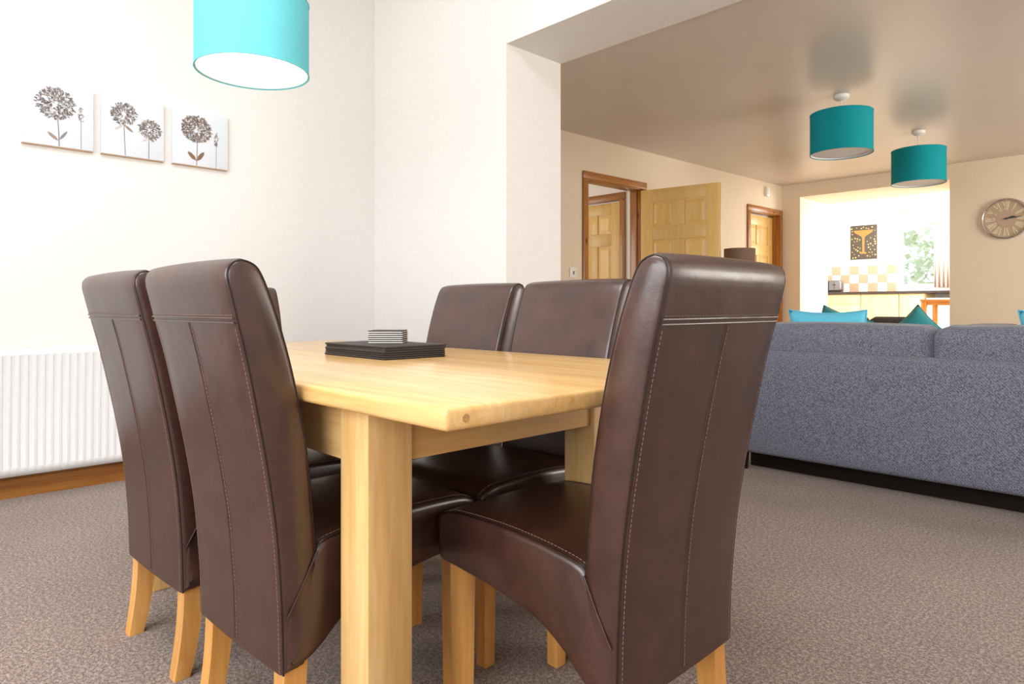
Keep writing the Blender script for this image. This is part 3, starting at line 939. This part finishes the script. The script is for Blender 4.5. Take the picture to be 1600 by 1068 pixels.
# taupe floor lamp behind the open door
fl = empty('floor_lamp', (-2.92, 5.66, 0), 0, 'floor lamp with taupe drum shade beside the open door', 'lamp')
lathe('base', [(0, 0), (0.14, 0), (0.14, 0.012), (0.03, 0.03), (0, 0.03)], 'brushed_steel', fl, 32)
tube('pole', [(0, 0, 0.025), (0, 0, 1.24)], 0.011, 'brushed_steel', fl)
lathe('lamp_shade', [(0.135, 1.20), (0.135, 1.435), (0.131, 1.435), (0.131, 1.20)], 'taupe_shade', fl, 48, close=True)
lathe('lamp_holder', [(0, 1.23), (0.02, 1.23), (0.02, 1.32), (0, 1.32)], 'white_plastic', fl, 20)
bm = bmesh.new()
for k in range(3):
    a = 2*PI*k/3; add_tube(bm, [(0, 0, 1.31), (0.132*math.cos(a), 0.132*math.sin(a), 1.43)], 0.002, 6)
obj('spider', bm, 'brushed_steel', fl)

# ------------------------------------------------------------------ canvases
def canvas(y0, label, draw):
    e = empty('canvas_print', (-3.985, y0+0.15, 1.86), 0, label, 'picture', 'flower canvases above the radiator')
    box('canvas_panel', (0, -0.15, -0.153), (0.025, 0.15, 0.153), 'canvas_white', e, 0.002)
    box('stretcher', (0.0005, -0.1485, -0.157), (0.022, 0.1485, -0.1532), 'canvas_edge', e)
    draw(e)
    return e
XF = 0.0256
def cface(bm, pts, mi=0, lift=0.0):
    f = bm.faces.new([bm.verts.new((XF+lift, y, z)) for y, z in pts]); f.material_index = mi
def petal(bm, y, z, a, l, w, mi, lift):
    c, s = math.cos(a), math.sin(a)
    pts = []
    for u, v in ((0, 0), (0.35, 0.5), (0.75, 0.42), (1, 0), (0.75, -0.42), (0.35, -0.5)):
        pts.append((y+c*u*l-s*v*w, z+s*u*l+c*v*w))
    f = bm.faces.new([bm.verts.new((XF+lift+(0.0012 if i == 3 else 0), p[0], p[1])) for i, p in enumerate(pts)]); f.material_index = mi
def bloom(e, cy, cz, r, seed, cols, n):
    rr = random.Random(seed); bm = bmesh.new()
    for k in range(n):
        a = rr.uniform(0, 2*PI); q = math.sqrt(rr.random())*r
        y, z = cy+q*math.cos(a), cz+q*math.sin(a)*0.92
        petal(bm, y, z, a+rr.uniform(-1.1, 1.1), rr.uniform(0.011, 0.019), rr.uniform(0.003, 0.0065), rr.choice((0, 0, 1, 2, 2, 3)), 0.0002+k*0.000004)
    o = obj('flower_head', bm, cols, e); tag(o, kind='stuff')
def stem(e, pts, w, mat):
    bm = bmesh.new(); s = spline([(p[0], p[1], 0) for p in pts], 5)
    for a, c in zip(s, s[1:]):
        cface(bm, [(a.x-w, a.y), (a.x+w, a.y), (c.x+w, c.y), (c.x-w, c.y)], 0, 0.0003)
    obj('stem', bm, mat, e)
def leaf(e, y, z, a, l, w, mat):
    bm = bmesh.new(); petal(bm, y, z, a, l, w, 0, 0.0005); obj('leaf', bm, mat, e)
def bud(e, y, z, l, w, seed, cols):
    rr = random.Random(seed); bm = bmesh.new()
    for k in range(34):
        q = rr.random(); petal(bm, y+rr.uniform(-w, w)*math.sin(PI*(0.15+0.8*q)), z+q*l, PI/2+rr.uniform(-0.7, 0.7), 0.011, 0.004, rr.choice((0, 1, 2, 3)), 0.0002+k*0.000004)
    tag(obj('bud', bm, cols, e), kind='stuff')
CG = ['paint_grey', 'paint_taupe', 'paint_dark', 'paint_pale']
CB = ['paint_taupe', 'paint_brown', 'paint_dark', 'paint_grey']
def draw1(e):
    stem(e, [(-0.005, 0.0), (0.0, -0.08), (0.002, -0.15)], 0.0022, 'paint_grey')
    bloom(e, -0.012, 0.058, 0.077, 1, CG, 460)
    leaf(e, 0.0, -0.125, R(140), 0.062, 0.016, 'paint_taupe'); leaf(e, 0.002, -0.12, R(55), 0.06, 0.012, 'paint_grey')
    stem(e, [(0.095, 0.0), (0.096, -0.15)], 0.0012, 'paint_grey'); bud(e, 0.095, -0.02, 0.07, 0.010, 2, CG)
def draw2(e):
    stem(e, [(-0.045, 0.02), (-0.042, -0.07), (-0.038, -0.15)], 0.0018, 'paint_grey')
    bloom(e, -0.045, 0.066, 0.056, 3, CG, 300)
    leaf(e, -0.044, 0.01, R(-38), 0.055, 0.014, 'paint_taupe'); leaf(e, -0.046, 0.01, R(215), 0.055, 0.012, 'paint_pale')
    stem(e, [(0.075, -0.03), (0.074, -0.15)], 0.0018, 'paint_grey')
    bloom(e, 0.08, 0.005, 0.048, 4, CG, 240)
    leaf(e, 0.078, -0.035, R(-45), 0.032, 0.014, 'paint_taupe'); leaf(e, 0.073, -0.04, R(215), 0.04, 0.01, 'paint_pale')
def draw3(e):
    stem(e, [(-0.02, 0.0), (-0.021, -0.08), (-0.024, -0.15)], 0.0022, 'paint_taupe')
    bloom(e, -0.024, 0.055, 0.074, 5, CB, 480)
    leaf(e, -0.024, -0.125, R(135), 0.068, 0.022, 'paint_brown'); leaf(e, -0.022, -0.125, R(55), 0.068, 0.022, 'paint_brown')
    stem(e, [(0.085, 0.0), (0.084, -0.15)], 0.0012, 'paint_taupe'); bud(e, 0.085, -0.03, 0.075, 0.011, 6, CB)
canvas(0.548, 'white canvas of a large grey flower head with faint leaves and one bud', draw1)
canvas(0.882, 'white canvas of two grey flower heads, middle of the row above the radiator', draw2)
canvas(1.226, 'white canvas of a large brown flower head with two brown leaves', draw3)

# ------------------------------------------------------------------ radiator
ra = empty('radiator', (-3.985, 0.45, 0.115), 0, 'white ribbed panel radiator on the wall below the flower canvases', 'radiator')
Y0, Y1 = -0.95, 0.98; pitch = 0.0334
bm = bmesh.new()
ys = []; y = Y0+0.02
prof = [(0, 0), (0.009, 0), (0.0125, 1), (0.0295, 1), (0.0334, 0)]
cols_ = [(Y0, 0)]
while y+pitch < Y1-0.01:
    for dy, k in prof[1:-1]: cols_.append((y+dy, k))
    cols_.append((y+pitch, 0)); y += pitch
cols_.append((Y1, 0))
zs_ = [(0.0, 0), (0.038, 0), (0.045, 1), (0.560, 1), (0.567, 0), (0.600, 0)]
grid = [[bm.verts.new((0.085-0.0032*k*kz, yy, z)) for z, kz in zs_] for yy, k in cols_]
for a, c in zip(grid, grid[1:]):
    for i in range(len(zs_)-1): bm.faces.new((a[i], c[i], c[i+1], a[i+1]))
fp = obj('front_panel', bm, 'white_enamel', ra, 25)
fp.modifiers.new('thickness', 'SOLIDIFY').thickness = -0.002
box('rear_panel', (0.03, Y0+0.01, 0.005), (0.036, Y1-0.01, 0.595), 'white_enamel', ra)
box('side_cover', (0.03, Y1-0.002, 0.0), (0.086, Y1+0.001, 0.602), 'white_enamel', ra)
box('side_cover', (0.03, Y0-0.001, 0.0), (0.086, Y0+0.002, 0.602), 'white_enamel', ra)
boxes('top_grille', [((0.028, Y0, 0.600), (0.036, Y1, 0.606)), ((0.078, Y0, 0.600), (0.087, Y1, 0.606))]+
      [((0.036, Y0+0.01+k*0.03, 0.601), (0.078, Y0+0.022+k*0.03, 0.605)) for k in range(64)], 'white_enamel', ra)
for yy in (Y0+0.25, Y1-0.25): box('bracket', (0.002, yy-0.02, 0.05), (0.03, yy+0.02, 0.55), 'white_enamel', ra)
tube('pipe', [(0.05, Y1-0.03, 0.03), (0.05, Y1+0.03, 0.03), (0.05, Y1+0.04, 0.01), (0.05, Y1+0.04, -0.115)], 0.008, 'chrome', ra)
lathe('valve', [(0, -0.02), (0.018, -0.02), (0.018, 0.03), (0.012, 0.045), (0, 0.045)], 'white_plastic', ra, 16, loc=(0.05, Y1+0.04, 0.03))

# ------------------------------------------------------------------ sofas and cushions
def cushion_mesh(name, w, hgt, d, n=18, pinch=0.06):
    bm = bmesh.new(); vs = {}
    for s in (1, -1):
        for i in range(n+1):
            for j in range(n+1):
                u, v = 2*i/n-1, 2*j/n-1
                edge = i in (0, n) or j in (0, n)
                if edge and (0, i, j) in vs: vs[(s, i, j)] = vs[(0, i, j)]; continue
                x = u*w/2*(1-pinch*(1-v*v)); z = v*hgt/2*(1-pinch*(1-u*u))
                y = s*d/2*((1-u**4)*(1-v**4))**0.55
                q = bm.verts.new((x, y, z))
                vs[(s, i, j)] = q
                if edge: vs[(0, i, j)] = q
    for s in (1, -1):
        for i in range(n):
            for j in range(n):
                bm.faces.new((vs[(s, i, j)], vs[(s, i+1, j)], vs[(s, i+1, j+1)], vs[(s, i, j+1)]))
    bmesh.ops.recalc_face_normals(bm, faces=bm.faces)
    me = bpy.data.meshes.new(name); bm.to_mesh(me); bm.free()
    return me

def throw_cushion(loc, rot, size, mat, label):
    e = empty('cushion', loc, 0, label, 'cushion', 'scatter cushions')
    e.rotation_euler = rot
    link('pad', cushion_mesh('pad', size, size, 0.14, pinch=0.10), mat, e, 80)
    n = 18; w = size/2; pts = []
    for k in range(4*n):
        s, t = divmod(k, n); q = 2*t/n-1
        u, v = [(q, -1), (1, q), (-q, 1), (-1, -q)][s]
        pts.append((u*w*(1-0.10*(1-v*v)), 0, v*w*(1-0.10*(1-u*u))))
    bm = bmesh.new(); add_tube(bm, pts, 0.004, 6, True); obj('piping', bm, mat, e, 60)
    return e

def soft_box(name, a, c, mat, parent, bev=0.04, puff=0.012, seg=4):
    """an upholstered block: rounded edges, faces that swell a little"""
    bm = bmesh.new(); add_box(bm, a, c)
    bmesh.ops.bevel(bm, geom=bm.edges[:], offset=bev, segments=seg, profile=0.5, affect='EDGES')
    ce = (Vector(a)+Vector(c))/2; hs = (Vector(c)-Vector(a))/2
    big = [f for f in bm.faces if f.calc_area() > 0.3*min(hs.x*hs.y, hs.y*hs.z, hs.x*hs.z)*4]
    bmesh.ops.subdivide_edges(bm, edges=list({e for f in big for e in f.edges}), cuts=7, use_grid_fill=True)
    for v in bm.verts:
        q = [(v.co[i]-ce[i])/hs[i] for i in range(3)]
        for i in range(3):
            if abs(q[i]) > 0.98:
                j, k = [m_ for m_ in range(3) if m_ != i]
                v.co[i] += math.copysign(puff*max(0, 1-q[j]**2)*max(0, 1-q[k]**2), q[i])
    return obj(name, bm, mat, parent, 60)

SX0, SX1, SY = -1.87, 0.06, 3.56
gs = empty('sofa', ((SX0+SX1)/2, SY+0.45, 0), 0, 'large blue-grey woven sofa with its back to the dining table', 'sofa')
sw = (SX1-SX0)/2
soft_box('backrest', (-sw, -0.45, 0.100), (sw, -0.29, 0.668), 'grey_weave', gs, 0.022, 0.004)
soft_box('base', (-sw+0.01, -0.30, 0.101), (sw-0.01, 0.45, 0.27), 'grey_weave', gs, 0.02, 0.002)
for s in (-1, 1):
    soft_box('arm', (s*sw-(0.13 if s > 0 else 0), -0.30, 0.100), (s*sw+(0.13 if s < 0 else 0), 0.45, 0.60), 'grey_weave', gs, 0.03, 0.004)
    soft_box('seat_cushion', (min(0.003*s, s*(sw-0.135)), -0.285, 0.27), (max(0.003*s, s*(sw-0.135)), 0.46, 0.44), 'grey_weave', gs, 0.035, 0.012)
    bcx0, bcx1 = sorted((0.004*s, s*(sw-0.09)))
    bc = soft_box('back_cushion', (bcx0, -0.13, 0.44), (bcx1, 0.10, 0.822), 'grey_weave', gs, 0.05, 0.012, 5)
    bc.location = (0, -0.21, 0.0); bc.rotation_euler = (R(4), 0, 0)
for sx in (-1, 1):
    for y in (-0.41, 0.40):
        lathe('foot', [(0, 0), (0.02, 0), (0.028, 0.101), (0, 0.101)], 'black_plastic', gs, 16, loc=(sx*(sw-0.04), y, 0))

box('plinth', (-sw+0.03, -0.31, 0.0), (sw-0.03, 0.36, 0.1005), 'under_sofa_shade', gs)  # dark block added in place of the soft shadow beneath the sofa
throw_cushion((-1.515, 3.995, 0.688), (R(11), 0, R(4)), 0.425, 'blue_cushion', 'bright light-blue cushion on the grey sofa beside the dining chair')
throw_cushion((-0.415, 3.995, 0.688), (R(11), 0, R(-3)), 0.425, 'blue_cushion', 'bright light-blue cushion at the right end of the grey sofa')

ds = empty('sofa', (-2.25, 6.45, 0), 0, 'dark brown-grey sofa facing the grey sofa in front of the kitchen', 'sofa')
soft_box('base', (-0.35, -0.45, 0.06), (0.90, 0.45, 0.22), 'dark_weave', ds, 0.02, 0.002)
soft_box('backrest', (-0.35, 0.25, 0.06), (0.90, 0.45, 0.70), 'dark_weave', ds, 0.04, 0.004)
soft_box('arm', (-0.52, -0.45, 0.06), (-0.35, 0.45, 0.62), 'dark_weave', ds, 0.04, 0.004)
soft_box('arm', (0.90, -0.45, 0.06), (1.18, 0.45, 0.775), 'dark_weave', ds, 0.05, 0.004)
for i in range(2):
    soft_box('seat_cushion', (-0.345+i*0.62, -0.46, 0.22), (0.27+i*0.62, 0.24, 0.34), 'dark_weave', ds, 0.04, 0.012)
    soft_box('back_cushion', (-0.345+i*0.45, 0.07, 0.37), (0.10+i*0.45, 0.25, 0.83-0.01*i), 'dark_weave', ds, 0.06, 0.02)
for sx in (-0.43, 1.05):
    for y in (-0.38, 0.38):
        lathe('foot', [(0, 0), (0.02, 0), (0.028, 0.06), (0, 0.06)], 'black_plastic', ds, 16, loc=(sx, y, 0))
throw_cushion((-2.30, 6.29, 0.660), (R(-10), R(20), R(10)), 0.43, 'teal_cushion', 'teal cushion on the dark sofa behind the light-blue cushion')
throw_cushion((-1.665, 6.24, 0.655), (R(-9), R(45), R(-4)), 0.40, 'teal_cushion', 'teal cushion standing on one corner on the dark sofa')

# ------------------------------------------------------------------ wall clock
ck = empty('wall_clock', (-1.355, 7.969, 1.767), 0, 'round steel wall clock with large radial numerals beside the kitchen opening', 'clock')
def disc(name, r, y0, y1, mat, parent, n=64):
    bm = bmesh.new()
    add_lathe(bm, [(0, 0), (r, 0), (r, 1), (0, 1)], n)
    for v in bm.verts: x, y, z = v.co; v.co = (x, y0+(y1-y0)*z, y)
    return obj(name, bm, mat, parent, 35)
disc('face', 0.18, 0, -0.02, 'clock_face', ck)
bm = bmesh.new()
ring = [(0.176, 0), (0.197, 0), (0.199, -0.02), (0.193, -0.042), (0.186, -0.046), (0.179, -0.04), (0.176, -0.025)]
N = 72; rg = []
for k in range(N):
    a = 2*PI*k/N
    rg.append([bm.verts.new((r*math.cos(a), y, r*math.sin(a))) for r, y in ring])
for k in range(N):
    A, B = rg[k], rg[(k+1) % N]
    for i in range(len(ring)): bm.faces.new((A[i], B[i], B[(i+1) % len(ring)], A[(i+1) % len(ring)]))
obj('rim', bm, 'chrome', ck, 40)
ROM = ['XII', 'I', 'II', 'III', 'IIII', 'V', 'VI', 'VII', 'VIII', 'IX', 'X', 'XI']
STW = {'I': 0.016, 'V': 0.034, 'X': 0.034}
for h in range(12):
    bm = bmesh.new()
    tot = sum(STW[c] for c in ROM[h]); x = -tot/2
    sc = min(1.0, 0.062/tot); 
    segs = []
    for c in ROM[h]:
        w = STW[c]; cx = x+w/2; t = 0.0042
        if c == 'I': segs.append(((cx, 0.085), (cx, 0.165), t))
        if c == 'V': segs += [((cx-0.012, 0.165), (cx, 0.085), t), ((cx+0.012, 0.165), (cx, 0.085), t*0.6)]
        if c == 'X': segs += [((cx-0.012, 0.165), (cx+0.012, 0.085), t), ((cx+0.012, 0.165), (cx-0.012, 0.085), t*0.6)]
        x += w
    a = -h*PI/6
    for p, q, t in segs:
        pts = [(p[0]-t, p[1]), (p[0]+t, p[1]), (q[0]+t, q[1]), (q[0]-t, q[1])]
        out = []
        for X, Z in pts:
            X *= sc*(0.55+0.45*(Z-0.085)/0.08)
            out.append((X*math.cos(a)-Z*math.sin(a), X*math.sin(a)+Z*math.cos(a)))
        lo = [bm.verts.new((X, -0.020, Z)) for X, Z in out]; hi = [bm.verts.new((X, -0.0225, Z)) for X, Z in out]
        bm.faces.new(hi)
        for i in range(4): bm.faces.new((lo[i], lo[(i+1) % 4], hi[(i+1) % 4], hi[i]))
    obj('numeral', bm, 'clock_numeral', ck)
disc('centre_plate', 0.078, -0.020, -0.0215, 'clock_hub', ck)
disc('hub', 0.009, -0.0215, -0.033, 'black_metal', ck, 24)
def hand(name, ang, l, w, y):
    bm = bmesh.new(); c, s = math.sin(ang), math.cos(ang)
    pts = []
    for u, v in ((-0.18, 0.35), (-0.18, -0.35), (0.0, -0.5), (0.55, -1), (1, 0), (0.55, 1), (0.0, 0.5)):
        pts.append((c*u*l+s*v*w, s*u*l-c*v*w))
    lo = [bm.verts.new((X, y, Z)) for X, Z in pts]; hi = [bm.verts.new((X, y-0.002, Z)) for X, Z in pts]
    bm.faces.new(hi); bm.faces.new(lo[::-1])
    for i in range(7): bm.faces.new((lo[i], lo[(i+1) % 7], hi[(i+1) % 7], hi[i]))
    obj(name, bm, 'black_metal', ck)
hand('hour_hand', R(74), 0.085, 0.008, -0.026)
hand('minute_hand', R(84), 0.14, 0.005, -0.030)

# ------------------------------------------------------------------ switch and sensor on the door wall
ls = empty('light_switch', (0, 0, 0), 0, 'white light switch on the wall beside the doorway', 'switch')
ls.matrix_world = WL @ Matrix.Translation((0, 0.142, 1.20))
box('plate', (0, -0.043, -0.043), (0.009, 0.043, 0.043), 'white_plastic', ls, 0.003)
box('rocker', (0.009, -0.008, -0.014), (0.014, 0.008, 0.014), 'paint_grey', ls, 0.002)
se = empty('alarm_sensor', (0, 0, 0), 0, 'small white sensor high on the wall above the corner door', 'sensor')
se.matrix_world = WL @ Matrix.Translation((0, 3.45, 2.255))
box('body', (0, -0.035, -0.055), (0.035, 0.035, 0.055), 'white_plastic', se, 0.008)
box('lens', (0.033, -0.022, -0.035), (0.040, 0.022, 0.01), 'diffuser', se, 0.003)
